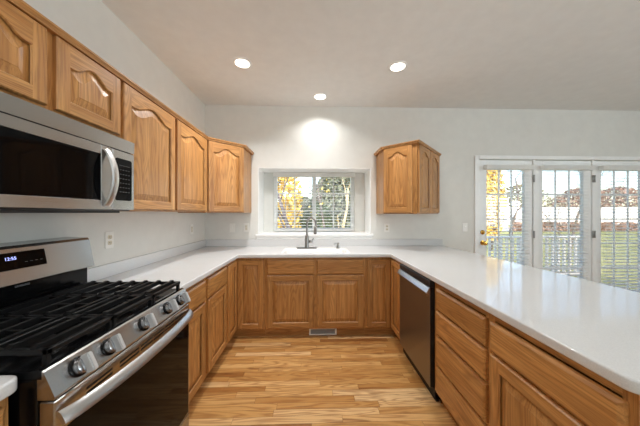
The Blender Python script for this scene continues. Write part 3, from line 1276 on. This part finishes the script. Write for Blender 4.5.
for i, p in enumerate(pts):
    wv = 0.019
    dz = 0.0
    t = (Vector(pts[min(i + 1, 16)]) - Vector(pts[max(i - 1, 0)])).normalized()
    nrm = Vector((0, t.z, -t.y))
    if nrm.y > 0:
        nrm = -nrm
    P = Vector(p)
    cs = [(-wv, 0), (-wv * .8, 0.006), (0, 0.009), (wv * .8, 0.006), (wv, 0), (wv * .8, -0.004), (-wv * .8, -0.004)]
    rings.append([bm.verts.new(P + Vector((a, 0, 0)) + nrm * b) for a, b in cs])
for a, b in zip(rings[:-1], rings[1:]):
    for j in range(7):
        bm.faces.new((a[j], a[(j + 1) % 7], b[(j + 1) % 7], b[j]))
bm.faces.new(rings[0])
bm.faces.new(rings[-1])
obj('door_handle', bm, BRIGHT, md, 40)['label'] = 'bowed bright metal handle'
bm = B()
box(bm, DRW + 0.003, MW - 0.001, -0.003, 0.021, z0, z1, 0, 0.003)
cp = obj('control_panel', bm, STEEL, mw)
bm = B()
prism(bm, rounded([(DRW + 0.020, z0 + 0.050), (MW - 0.022, z0 + 0.050), (MW - 0.022, z1 - 0.042), (DRW + 0.020, z1 - 0.042)], [0.012] * 4), 1, -0.0045, -0.0028)
kp = obj('keypad', bm, BGLASS, cp)
kp['label'] = 'black glass keypad'
bm = B()
kx0, kx1 = DRW + 0.042, MW - 0.034
kz1 = z1 - 0.058
for r_ in range(6):
    for c_ in range(4):
        xx = kx0 + (kx1 - kx0) * (c_ + 0.5) / 4
        zz = kz1 - 0.045 - r_ * 0.024
        box(bm, xx - 0.006, xx + 0.006, -0.0049, -0.0044, zz - 0.0022, zz + 0.0022)
box(bm, kx0, kx1, -0.0049, -0.0044, kz1 - 0.022, kz1 - 0.020)
obj('key_print', bm, plain('key_grey', srgb(60, 60, 63), 0.5), cp)

# ------------------------------------------------------------------ gas range
RX = -0.752
rg = thing('gas_range', 'freestanding stainless and black gas range', 'stove', (RX, 0.698, 0), pi / 2)
RW = 0.747
RD = RX - XL - 0.004
bm = B()
box(bm, 0, RW, 0.012, RD - 0.02, 0.03, 0.893, 0, 0.003)
for a in (0.05, RW - 0.05):
    for b in (0.08, RD - 0.1):
        box(bm, a - 0.015, a + 0.015, b - 0.015, b + 0.015, 0.0, 0.03)
obj('range_body', bm, BLACK, rg)
bm = B()
prism(bm, [(0.0, 0.893), (0.0, 0.914), (0.010, 0.918), (0.03, 0.914), (0.535, 0.914), (0.544, 0.917), (0.544, 0.893)], 0, 0, RW)
obj('cooktop', bm, BLACK, rg)
# backguard
bm = B()
box(bm, 0.004, RW - 0.004, 0.545, RD, 0.893, 1.049)
br = obj('backguard_riser', bm, BLACK, rg)
bgp = [(0.512, 1.0495), (0.508, 1.054), (0.537, 1.202), (0.545, 1.214), (RD, 1.218), (RD, 1.0495)]
bm = B()
prism(bm, bgp, 0, 0.0, RW)
bg = obj('backguard', bm, STEEL, rg)
fa0, fa1 = Vector((0.508, 1.054)), Vector((0.537, 1.202))
tdir = (fa1 - fa0).normalized()
ndir = Vector((-tdir.y, tdir.x))     # towards the room (-y)
DC = 0.262


def bgpt(x, t, o):
    q = fa0 + tdir * t + ndir * o
    return (x, q.x, q.y)


bm = B()
x0, x1, t0, t1 = 0.234, 0.506, 0.060, 0.134
vs = [bm.verts.new(bgpt(*c)) for c in ((x0, t0, 0.0003), (x1, t0, 0.0003), (x1, t1, 0.0003), (x0, t1, 0.0003),
                                      (x0, t0, 0.002), (x1, t0, 0.002), (x1, t1, 0.002), (x0, t1, 0.002))]
for idx in ((0, 1, 2, 3), (4, 5, 6, 7), (0, 1, 5, 4), (1, 2, 6, 5), (2, 3, 7, 6), (3, 0, 4, 7)):
    bm.faces.new([vs[i] for i in idx])
obj('display_panel', bm, BGLASS, bg)['label'] = 'black glass clock display'


def bg_matrix(x, t, o):
    m = Matrix.Identity(4)
    X = Vector((1, 0, 0))
    Y = Vector((0, tdir.x, tdir.y))
    Z = X.cross(Y)
    for i in range(3):
        m[i][0], m[i][1], m[i][2] = X[i], Y[i], Z[i]
    q = bgpt(x, t, o)
    m[0][3], m[1][3], m[2][3] = q
    return m


text_mesh('clock_digits', '12:55', 0.019, DIGIT, bg, bg_matrix(0.371, 0.108, 0.0026))
text_mesh('maker_lettering', 'SAMSUNG', 0.0125, LOGO, bg, Matrix.Translation((0.430, 0.5447, 1.032)) @ Matrix.Rotation(pi / 2, 4, 'X'))
bm = B()
for k in range(4):
    x = 0.420 + (k % 4) * 0.020
    vs = [bm.verts.new(bgpt(*c)) for c in ((x, 0.085, 0.0023), (x + 0.010, 0.085, 0.0023), (x + 0.010, 0.0875, 0.0023), (x, 0.0875, 0.0023))]
    bm.faces.new(vs)
obj('display_print', bm, plain('display_grey', srgb(70, 70, 74), 0.5), bg)
# grates: three sections
for gi in range(3):
    g0 = 0.022 + gi * 0.2355
    g1 = g0 + 0.232
    bm = B()
    zt0, zt1 = 0.950, 0.967
    ys0, ys1 = 0.008, 0.525
    hb = 0.008
    for a in (g0 + hb, g1 - hb):
        box(bm, a - hb, a + hb, ys0, ys1, zt0 - 0.003, zt1 - 0.004, 0, 0.002)
    for b in (ys0 + hb, ys1 - hb):
        box(bm, g0, g1, b - hb, b + hb, zt0 - 0.003, zt1 - 0.004, 0, 0.002)
    for k in range(7):
        b = ys0 + 0.006 + (ys1 - ys0 - 0.012) * (k + 0.5) / 7
        mid = (g0 + g1) / 2
        for (u0, u1) in ((g0 + 0.002, g1 - 0.002),):
            ends = [(u0, zt1 - 0.002), (u0 + 0.010, zt1 + 0.006), (u0 + 0.03, zt1 + 0.003), (u1 - 0.03, zt1 + 0.003), (u1 - 0.010, zt1 + 0.006), (u1, zt1 - 0.002), (u1, zt0), (u0, zt0)]
            prism(bm, ends, 1, b - 0.0075, b + 0.0075)
    box(bm, (g0 + g1) / 2 - 0.005, (g0 + g1) / 2 + 0.005, (ys0 + ys1) / 2 - 0.07, (ys0 + ys1) / 2 + 0.07, zt0, zt1, 0, 0.002)
    for b in (ys0 + 0.165, ys0 + 0.33):
        box(bm, g0 + 0.01, g1 - 0.01, b - 0.005, b + 0.005, zt0, zt1, 0, 0.002)
    for a in (g0 + 0.008, g1 - 0.008):
        for b in (ys0 + 0.01, (ys0 + ys1) / 2, ys1 - 0.01):
            box(bm, a - 0.006, a + 0.006, b - 0.008, b + 0.008, 0.9145, zt0, 0, 0.001)
    obj('grate', bm, IRON, rg)
for (bx, by, r) in ((0.138, 0.15, 0.045), (0.138, 0.41, 0.035), (0.374, 0.28, 0.042), (0.61, 0.15, 0.05), (0.61, 0.41, 0.032)):
    bm = B()
    lathe(bm, (bx, by, 0.9142), (0, 0, 1), [(r * 1.25, 0), (r * 1.2, 0.005), (r * 0.95, 0.007), (r * 0.9, 0.012)], 24)
    bu = obj('burner', bm, ALU, rg, 40)
    bm = B()
    lathe(bm, (bx, by, 0.9265), (0, 0, 1), [(r * 0.88, 0), (r * 0.9, 0.005), (r * 0.8, 0.008), (r * 0.2, 0.009)], 24)
    obj('burner_cap', bm, IRON, bu, 40)
# sloping control panel
cpp = [(0.0, 0.913), (-0.004, 0.909), (-0.036, 0.842), (-0.034, 0.832), (0.011, 0.832), (0.011, 0.892), (-0.0005, 0.893)]
bm = B()
prism(bm, [(-0.0005, 0.915), (-0.006, 0.911), (-0.036, 0.842), (-0.034, 0.834), (0.0115, 0.834), (0.0115, 0.892), (-0.0005, 0.892)], 0, 0.0, RW)
obj('knob_panel', bm, STEEL, rg)
pa, pb = Vector((-0.036, 0.842)), Vector((-0.006, 0.911))
pt = (pb - pa).normalized()
pn = Vector((-pt.y, pt.x))
for kx in (0.085, 0.198, 0.379, 0.551, 0.667):
    q = pa + pt * 0.036
    o3 = Vector((kx, q.x, q.y))
    ax = Vector((0, pn.x, pn.y))
    bm = B()
    lathe(bm, o3 + ax * 0.0003, ax, [(0.0245, 0.0055), (0.0245, 0.024), (0.020, 0.027), (0.004, 0.0275)], 28)
    kn = obj('knob', bm, KNOBM, rg, 35)
    bm = B()
    lathe(bm, o3 + ax * 0.0003, ax, [(0.030, 0), (0.030, 0.003), (0.027, 0.005)], 28)
    obj('knob_shadow_ring', bm, BLACK, kn, 35)['label'] = 'black shadow ring round the knob'  # black ring modelled for the dark shadow around the knob
    kn['label'] = 'round brushed metal burner knob'
    bm = B()
    up = Vector((0, pt.x, pt.y))
    X = Vector((1, 0, 0))
    c0 = o3 + ax * 0.0350
    vs = []
    for sz in (-1, 1):
        for sy in (-1, 1):
            for sx in (-1, 1):
                vs.append(bm.verts.new(c0 + X * (0.0085 * sx) + up * (0.029 * sy) + ax * (0.0145 * sz)))
    for idx in ((0, 1, 3, 2), (4, 6, 7, 5), (0, 4, 5, 1), (2, 3, 7, 6), (0, 2, 6, 4), (1, 5, 7, 3)):
        bm.faces.new([vs[i] for i in idx])
    bmesh.ops.bevel(bm, geom=bm.edges[:], offset=0.003, segments=2, affect='EDGES')
    obj('knob_grip', bm, SATIN, kn)['label'] = 'pale satin knob grip bar'
# oven door
OX0, OX1, OZ0, OZ1 = 0.003, RW - 0.003, 0.195, 0.826
OY0, OY1 = -0.032, 0.010
bm = B()
gx0, gx1, gz0, gz1 = OX0 + 0.012, OX1 - 0.012, OZ0 + 0.010, 0.728
box(bm, OX0, OX1, OY0, OY1, gz1, OZ1, 0, 0.003)
box(bm, OX0, gx0, OY0, OY1, OZ0, gz1, 0, 0.002)
box(bm, gx1, OX1, OY0, OY1, OZ0, gz1, 0, 0.002)
box(bm, gx0, gx1, OY0, OY1, OZ0, gz0, 0, 0.002)
od = obj('oven_door', bm, STEEL, rg)
bm = B()
box(bm, gx0, gx1, OY0 - 0.001, OY1 - 0.01, gz0, gz1)
obj('oven_window', bm, BGLASS, od)['label'] = 'black glass oven window'
bm = B()
for (a, b) in ((0.10, 0.20), (0.235, 0.335), (0.345, 0.42), (0.43, 0.505), (0.515, 0.590), (0.60, 0.68)):
    for zz in (0.795, 0.780):
        box(bm, a, b, OY0 - 0.0006, OY0 + 0.002, zz - 0.004, zz + 0.004)
obj('vent_slots', bm, RUBBER, od)['label'] = 'dark vent slots'
bm = B()
rings = []
K = 24
for i in range(K + 1):
    t = i / K
    x = 0.006 + (RW - 0.012) * t
    bow = 0.013 + 0.036 * (sin(pi * t) ** 0.55 if 0 < t < 1 else 0.0)
    y = OY0 - bow
    zc = 0.778 - 0.004 * sin(pi * t)
    cs = [(-0.005, -0.020), (-0.008, -0.010), (-0.008, 0.010), (-0.004, 0.020), (0.002, 0.021), (0.005, 0.012), (0.005, -0.012), (0.001, -0.021)]
    rings.append([bm.verts.new((x, y + a * 0.88 + b * 0.47, zc - a * 0.47 + b * 0.88)) for a, b in cs])
for a, b in zip(rings[:-1], rings[1:]):
    for j in range(8):
        bm.faces.new((a[j], a[(j + 1) % 8], b[(j + 1) % 8], b[j]))
bm.faces.new(rings[0])
bm.faces.new(rings[-1])
obj('oven_handle', bm, BRIGHT, od, 50)['label'] = 'bowed stainless handle'
bm = B()
box(bm, OX0, OX1, OY0, OY1, 0.045, 0.190, 0, 0.003)
obj('bottom_drawer', bm, STEEL, rg)

# ------------------------------------------------------------------ dishwasher
dw = thing('dishwasher', 'dark stainless dishwasher under the peninsula worktop', 'dishwasher', (XF_R, DW1, 0), -pi / 2)
W_ = DW1 - DW0
fy = -0.035
bm = B()
box(bm, 0.004, W_, 0.0, 0.56, 0.02, 0.866, 0)
obj('tub', bm, RUBBER, dw)
bm = B()
box(bm, 0.004, W_, fy, -0.001, 0.822, 0.868, 0, 0.003)
obj('control_strip', bm, plain('dark_strip', srgb(58, 60, 64), 0.3, 0.6), dw)['label'] = 'dark top control strip'
bm = B()
box(bm, 0.004, W_, fy + 0.004, -0.001, 0.105, 0.820, 1)
box(bm, 0.004, W_, fy, fy + 0.004, 0.105, 0.766, 0, 0.0015)
dd = obj('dishwasher_door', bm, [STEELD, RUBBER], dw)
bm = B()
prism(bm, [(fy + 0.0035, 0.819), (fy - 0.004, 0.816), (fy - 0.024, 0.782), (fy - 0.020, 0.774), (fy - 0.001, 0.768), (fy + 0.0035, 0.768)], 0, 0.006, W_ - 0.002)
obj('pocket_handle', bm, BRIGHT, dd)['label'] = 'bright metal pocket handle'
bm = B()
box(bm, 0.004, W_, 0.01, 0.03, 0.002, 0.10)
obj('kick_plate', bm, RUBBER, dw)
bm = B()
for k, (a, b) in enumerate(((0.0, 0.006), (0.009, 0.015))):
    box(bm, W_ - 0.050 + a, W_ - 0.050 + b, fy - 0.0006, fy, 0.742, 0.754)
obj('maker_badge', bm, plain('badge', srgb(190, 190, 192), 0.3, 1.0), dd)

# ------------------------------------------------------------------ outlets and switches


def wall_plate(kind, label, loc, rotz, group=None):
    o = thing('light_switch' if kind == 'switch' else 'wall_outlet', label, 'light switch' if kind == 'switch' else 'electrical outlet', loc, rotz, group)
    bm = B()
    box(bm, -0.036, 0.036, -0.006, -0.0004, -0.058, 0.058, 0, 0.003, 2)
    pl = obj('cover_plate', bm, PLASTIC, o)
    if kind == 'switch':
        bm = B()
        box(bm, -0.006, 0.006, -0.016, -0.0062, -0.004, 0.014, 0, 0.002)
        obj('toggle', bm, PLASTIC, o)
    elif kind == 'rocker':
        bm = B()
        box(bm, -0.016, 0.016, -0.009, -0.0062, -0.033, 0.033, 0, 0.002)
        r = obj('receptacle', bm, plain('ivory', srgb(222, 214, 196), 0.35), o)
        for zz in (-0.019, 0.019):
            bm = B()
            for xx in (-0.006, 0.006):
                box(bm, xx - 0.001, xx + 0.001, -0.0094, -0.0088, zz - 0.004, zz + 0.004)
            obj('slots', bm, RUBBER, r)
    else:
        for zz in (-0.020, 0.020):
            bm = B()
            prism(bm, [(p[0], p[1] + zz) for p in rounded([(-0.017, -0.014), (0.017, -0.014), (0.017, 0.014), (-0.017, 0.014)], [0.010] * 4)], 1, -0.0085, -0.0062)
            r = obj('receptacle', bm, plain('ivory', srgb(214, 204, 180), 0.35), o)
            bm = B()
            for xx in (-0.006, 0.006):
                box(bm, xx - 0.0012, xx + 0.0012, -0.0090, -0.0084, zz - 0.003, zz + 0.006)
            box(bm, -0.002, 0.002, -0.0090, -0.0084, zz - 0.010, zz - 0.006)
            obj('slots', bm, RUBBER, r)
    return o


wall_plate('outlet', 'white duplex outlet on the left wall just behind the range', (XL, 1.741, 1.167), pi / 2)
wall_plate('rocker', 'white outlet on the left wall near the room corner', (XL, 2.896, 1.163), pi / 2)
wall_plate('switch', 'white toggle switch on the back wall under the corner wall cabinet', (-1.062, YB, 1.157), 0)
wall_plate('rocker', 'white outlet on the back wall just left of the kitchen window', (-0.878, YB, 1.161), 0)
wall_plate('outlet', 'white duplex outlet right of the kitchen window under the angled wall cabinet', (1.006, YB, 1.155), 0)
wall_plate('switch', 'white toggle switch beside the patio door casing', (2.082, YB, 1.158), 0)

# ------------------------------------------------------------------ recessed ceiling lights


def can(label, x, y, power=1.0):
    o = thing('recessed_light', label, 'ceiling light', (x, y, ZC), 0, 'recessed ceiling lights')
    bm = B()
    lathe(bm, (0, 0, -0.0004), (0, 0, -1), [(0.088, 0), (0.088, 0.004), (0.078, 0.010), (0.066, 0.010), (0.064, 0.004)], 32)
    obj('trim_ring', bm, WHITE, o, 40)
    bm = B()
    lathe(bm, (0, 0, -0.0105), (0, 0, -1), [(0.066, 0), (0.066, 0.001), (0.05, 0.004), (0.02, 0.006)], 32)
    obj('lens', bm, LAMP, o, 40)['label'] = 'glowing white lens'
    d = bpy.data.lights.new('lamp', 'AREA')
    d.shape = 'DISK'
    d.size = 0.12
    d.spread = radians(132)
    d.energy = CAN_W * power
    d.color = (1.0, 0.99, 0.985)
    l = bpy.data.objects.new('lamp', d)
    COL.objects.link(l)
    l.parent = o
    l.location = (0, 0, -0.022)
    return o


can('round recessed light above the left counter, nearest the left wall', -0.665, 2.33)
can('round recessed light over the peninsula side of the kitchen', 0.83, 2.34, 0.62)
can('smallest round recessed light, in front of the sink window', 0.094, 2.97, 0.35)
can('round recessed light above the gas range, just outside the photo', -0.25, 0.75, 0.33)

# ------------------------------------------------------------------ garden
GZ = -0.6
bm = B()
box(bm, -60, 80, 3.45, 110, GZ - 0.3, GZ)
struct(obj('ground', bm, LAWN))
bm = B()
box(bm, 1.6, 6.05, 3.45, 5.3, -0.22, -0.10)
struct(obj('deck', bm, DECKM))
bm = B()
box(bm, -5, 60, 26, 33, GZ, GZ + 0.02)
struct(obj('road', bm, CONCRETE))
rl = thing('deck_railing', 'white picket railing along the far edge of the deck', 'railing', (1.75, 5.2, -0.10))
bm = B()
box(bm, 0, 4.25, -0.045, 0.045, 0.90, 0.95, 0, 0.006)
obj('top_rail', bm, WHITE, rl)
bm = B()
box(bm, 0, 4.25, -0.02, 0.02, 0.10, 0.15, 0, 0.004)
obj('bottom_rail', bm, WHITE, rl)
for k in range(4):
    bm = B()
    x = 0.05 + k * 1.383
    box(bm, x - 0.05, x + 0.05, -0.0449, 0.0449, 0.0, 0.8995, 0, 0.004)
    obj('post', bm, WHITE, rl)
for k in range(31):
    x = 0.05 + (k + 1) * 0.1295
    if min(abs(x - 0.05 - j * 1.383) for j in range(4)) < 0.075:
        continue
    bm = B()
    box(bm, x - 0.019, x + 0.019, -0.019, 0.019, 0.1505, 0.8995)
    obj('baluster', bm, WHITE, rl)


def foliage(n, fn, size):
    bm = B()
    for _ in range(n):
        p = Vector(fn())
        s_ = size * random.uniform(0.6, 1.3)
        u = Vector((random.gauss(0, 1), random.gauss(0, 1), random.gauss(0, 1))).normalized()
        v = u.cross(Vector((random.gauss(0, 1), random.gauss(0, 1), random.gauss(0, 1)))).normalized()
        bm.faces.new([bm.verts.new(p + u * s_ * a + v * s_ * 0.6 * b) for a, b in ((-.5, 0), (0, -.5), (.5, 0), (0, .5))])
    return bm


def crown_pts(h0, h1, r, shape='oval'):
    def fn():
        t = random.random()
        if shape == 'oval':
            rad = r * max(0.15, sin(pi * (0.12 + 0.83 * t))) ** 0.8
        elif shape == 'cone':
            rad = r * (1.02 - t)
        else:
            rad = r * math.sqrt(max(0.02, 1 - (2 * t - 1) ** 2))
        a = random.uniform(0, 2 * pi)
        q = rad * (random.random() ** 0.4)
        return (q * cos(a), q * sin(a), h0 + (h1 - h0) * t)
    return fn


def branch(bm, p, d, L, r, depth, seg=5):
    pts, rad = [p], [r]
    q = p.copy()
    dd = d.copy()
    for k in range(4):
        dd = (dd + Vector((random.gauss(0, .10), random.gauss(0, .10), random.gauss(0.03, .06)))).normalized()
        q = q + dd * (L / 4)
        pts.append(q.copy())
        rad.append(r * (1 - 0.16 * (k + 1)))
    tube(bm, pts, rad, seg, smooth=True)
    if depth > 0:
        for k in range(4 if depth > 1 else 3):
            i = random.randint(1, 4)
            ax = Vector((random.gauss(0, 1), random.gauss(0, 1), random.uniform(0.1, 0.9))).normalized()
            nd = (dd * 0.8 + ax * 0.75).normalized()
            branch(bm, pts[i], nd, L * random.uniform(0.5, 0.75), rad[i] * 0.6, depth - 1, 4)


def tree(name, label, x, y, kind, h, r, leaf, n, size, bark=BARK, h0=0.15, group=None, depth=2, lean=0.0):
    random.seed(int(abs(x) * 100 + y * 37))
    t = thing(name, label, 'tree', (x, y, GZ), 0, group)
    bm = B()
    branch(bm, Vector((0, 0, -0.05)), Vector((lean, 0, 1)).normalized(), h * (0.85 if leaf else 0.6), max(0.05, h * 0.017), depth, 7)
    obj('trunk', bm, bark, t)
    if leaf:
        obj('foliage', foliage(n, crown_pts(h * h0, h, r, kind), size), leaf, t)
    return t


# behind the sink window
tree('yellow_tree', 'bright yellow autumn tree filling the left half of the kitchen window', -1.65, 11.2, 'oval', 5.2, 1.25, YELLOW, 4500, 0.19, h0=0.02)
tree('bare_tree', 'bare grey branching tree in front of the yellow tree', -0.25, 7.6, None, 5.6, 0, None, 0, 0, DARKBARK, depth=3, lean=-0.35)
tree('sapling', 'sparse yellow-leaved sapling behind the right half of the kitchen window', 0.55, 7.9, 'ball', 3.6, 0.8, YELLOW, 60, 0.10, h0=0.2, depth=2)
tree('leaning_tree', 'thin pale leaning trunk seen at the right side of the kitchen window', 0.98, 9.4, None, 5.0, 0, None, 0, 0, PALEBARK, depth=1, lean=0.13)
tree('evergreen_shrub', 'low dark evergreen shrub below the middle of the kitchen window', 0.15, 13.0, 'ball', 2.6, 1.0, GREEN, 2400, 0.16, h0=0.0)
tree('evergreen_tree', 'broad grey-green evergreen behind the right half of the kitchen window', 1.9, 18.0, 'oval', 5.4, 2.1, GREYGREEN, 7000, 0.34, h0=0.0)
tree('evergreen_tree', 'second grey-green evergreen standing behind the low dark shrub', -1.4, 25.0, 'ball', 3.6, 2.6, GREYGREEN, 4000, 0.34, h0=0.0)
# seen through the patio doors
tree('yellow_tree', 'tall narrow yellow tree seen through the patio door with the brass knob', 9.45, 12.6, 'oval', 5.0, 0.66, YELLOW, 3400, 0.18, h0=0.10)
tree('bare_tree', 'bare tree seen through the patio door with the brass knob', 14.6, 17.5, None, 7.5, 0, None, 0, 0, depth=3)
tree('bare_tree', 'bare tree seen through the middle patio door', 10.9, 10.0, None, 4.4, 0, None, 0, 0, depth=3)
tree('bare_tree', 'bare tree seen through the patio door at the photo edge', 16.4, 13.6, None, 6.5, 0, None, 0, 0, depth=3)
for (x, y, h, m, lab) in ((31.0, 46, 7.2, OLIVE, 'olive bushy tree behind the pale garden wall, seen through the door with the knob'),
                          (42.0, 48, 7.6, OLIVE, 'olive bushy tree behind the pale garden wall, seen through the middle door'),
                          (51.0, 45, 6.6, RUSSET, 'russet bushy tree behind the pale garden wall, left of the other russet tree'),
                          (60.0, 46, 7.0, RUSSET, 'russet bushy tree behind the pale garden wall, farthest toward the photo edge')):
    tree('distant_tree', lab, x, y, 'ball', h, h * 0.62, m, 2200, 0.5, h0=0.05, depth=1)
for (x, y, lab) in ((27.0, 25.0, 'low russet hedge at the far edge of the lawn, in front of the road'),):
    t = tree('hedge', lab, x, y, 'ball', 1.0, 0.8, RUSSET, 10, 0.2, h0=0.0, depth=0)
    bpy.data.objects.remove(t.children[-1])
    obj('foliage', foliage(2600, lambda: (random.uniform(-6, 8), random.uniform(-.4, .4), random.uniform(0.05, 0.95)), 0.28), RUSSET, t)
ho = thing('garden_wall', 'long pale rendered wall with coping beyond the road', 'wall', (44, 37, GZ))
bm = B()
box(bm, -22, 26, -0.15, 0.15, -0.02, 2.7)
obj('wall_body', bm, SIDING, ho)
bm = B()
box(bm, -22.1, 26.1, -0.25, 0.25, 2.701, 2.85)
obj('coping', bm, CONCRETE, ho)
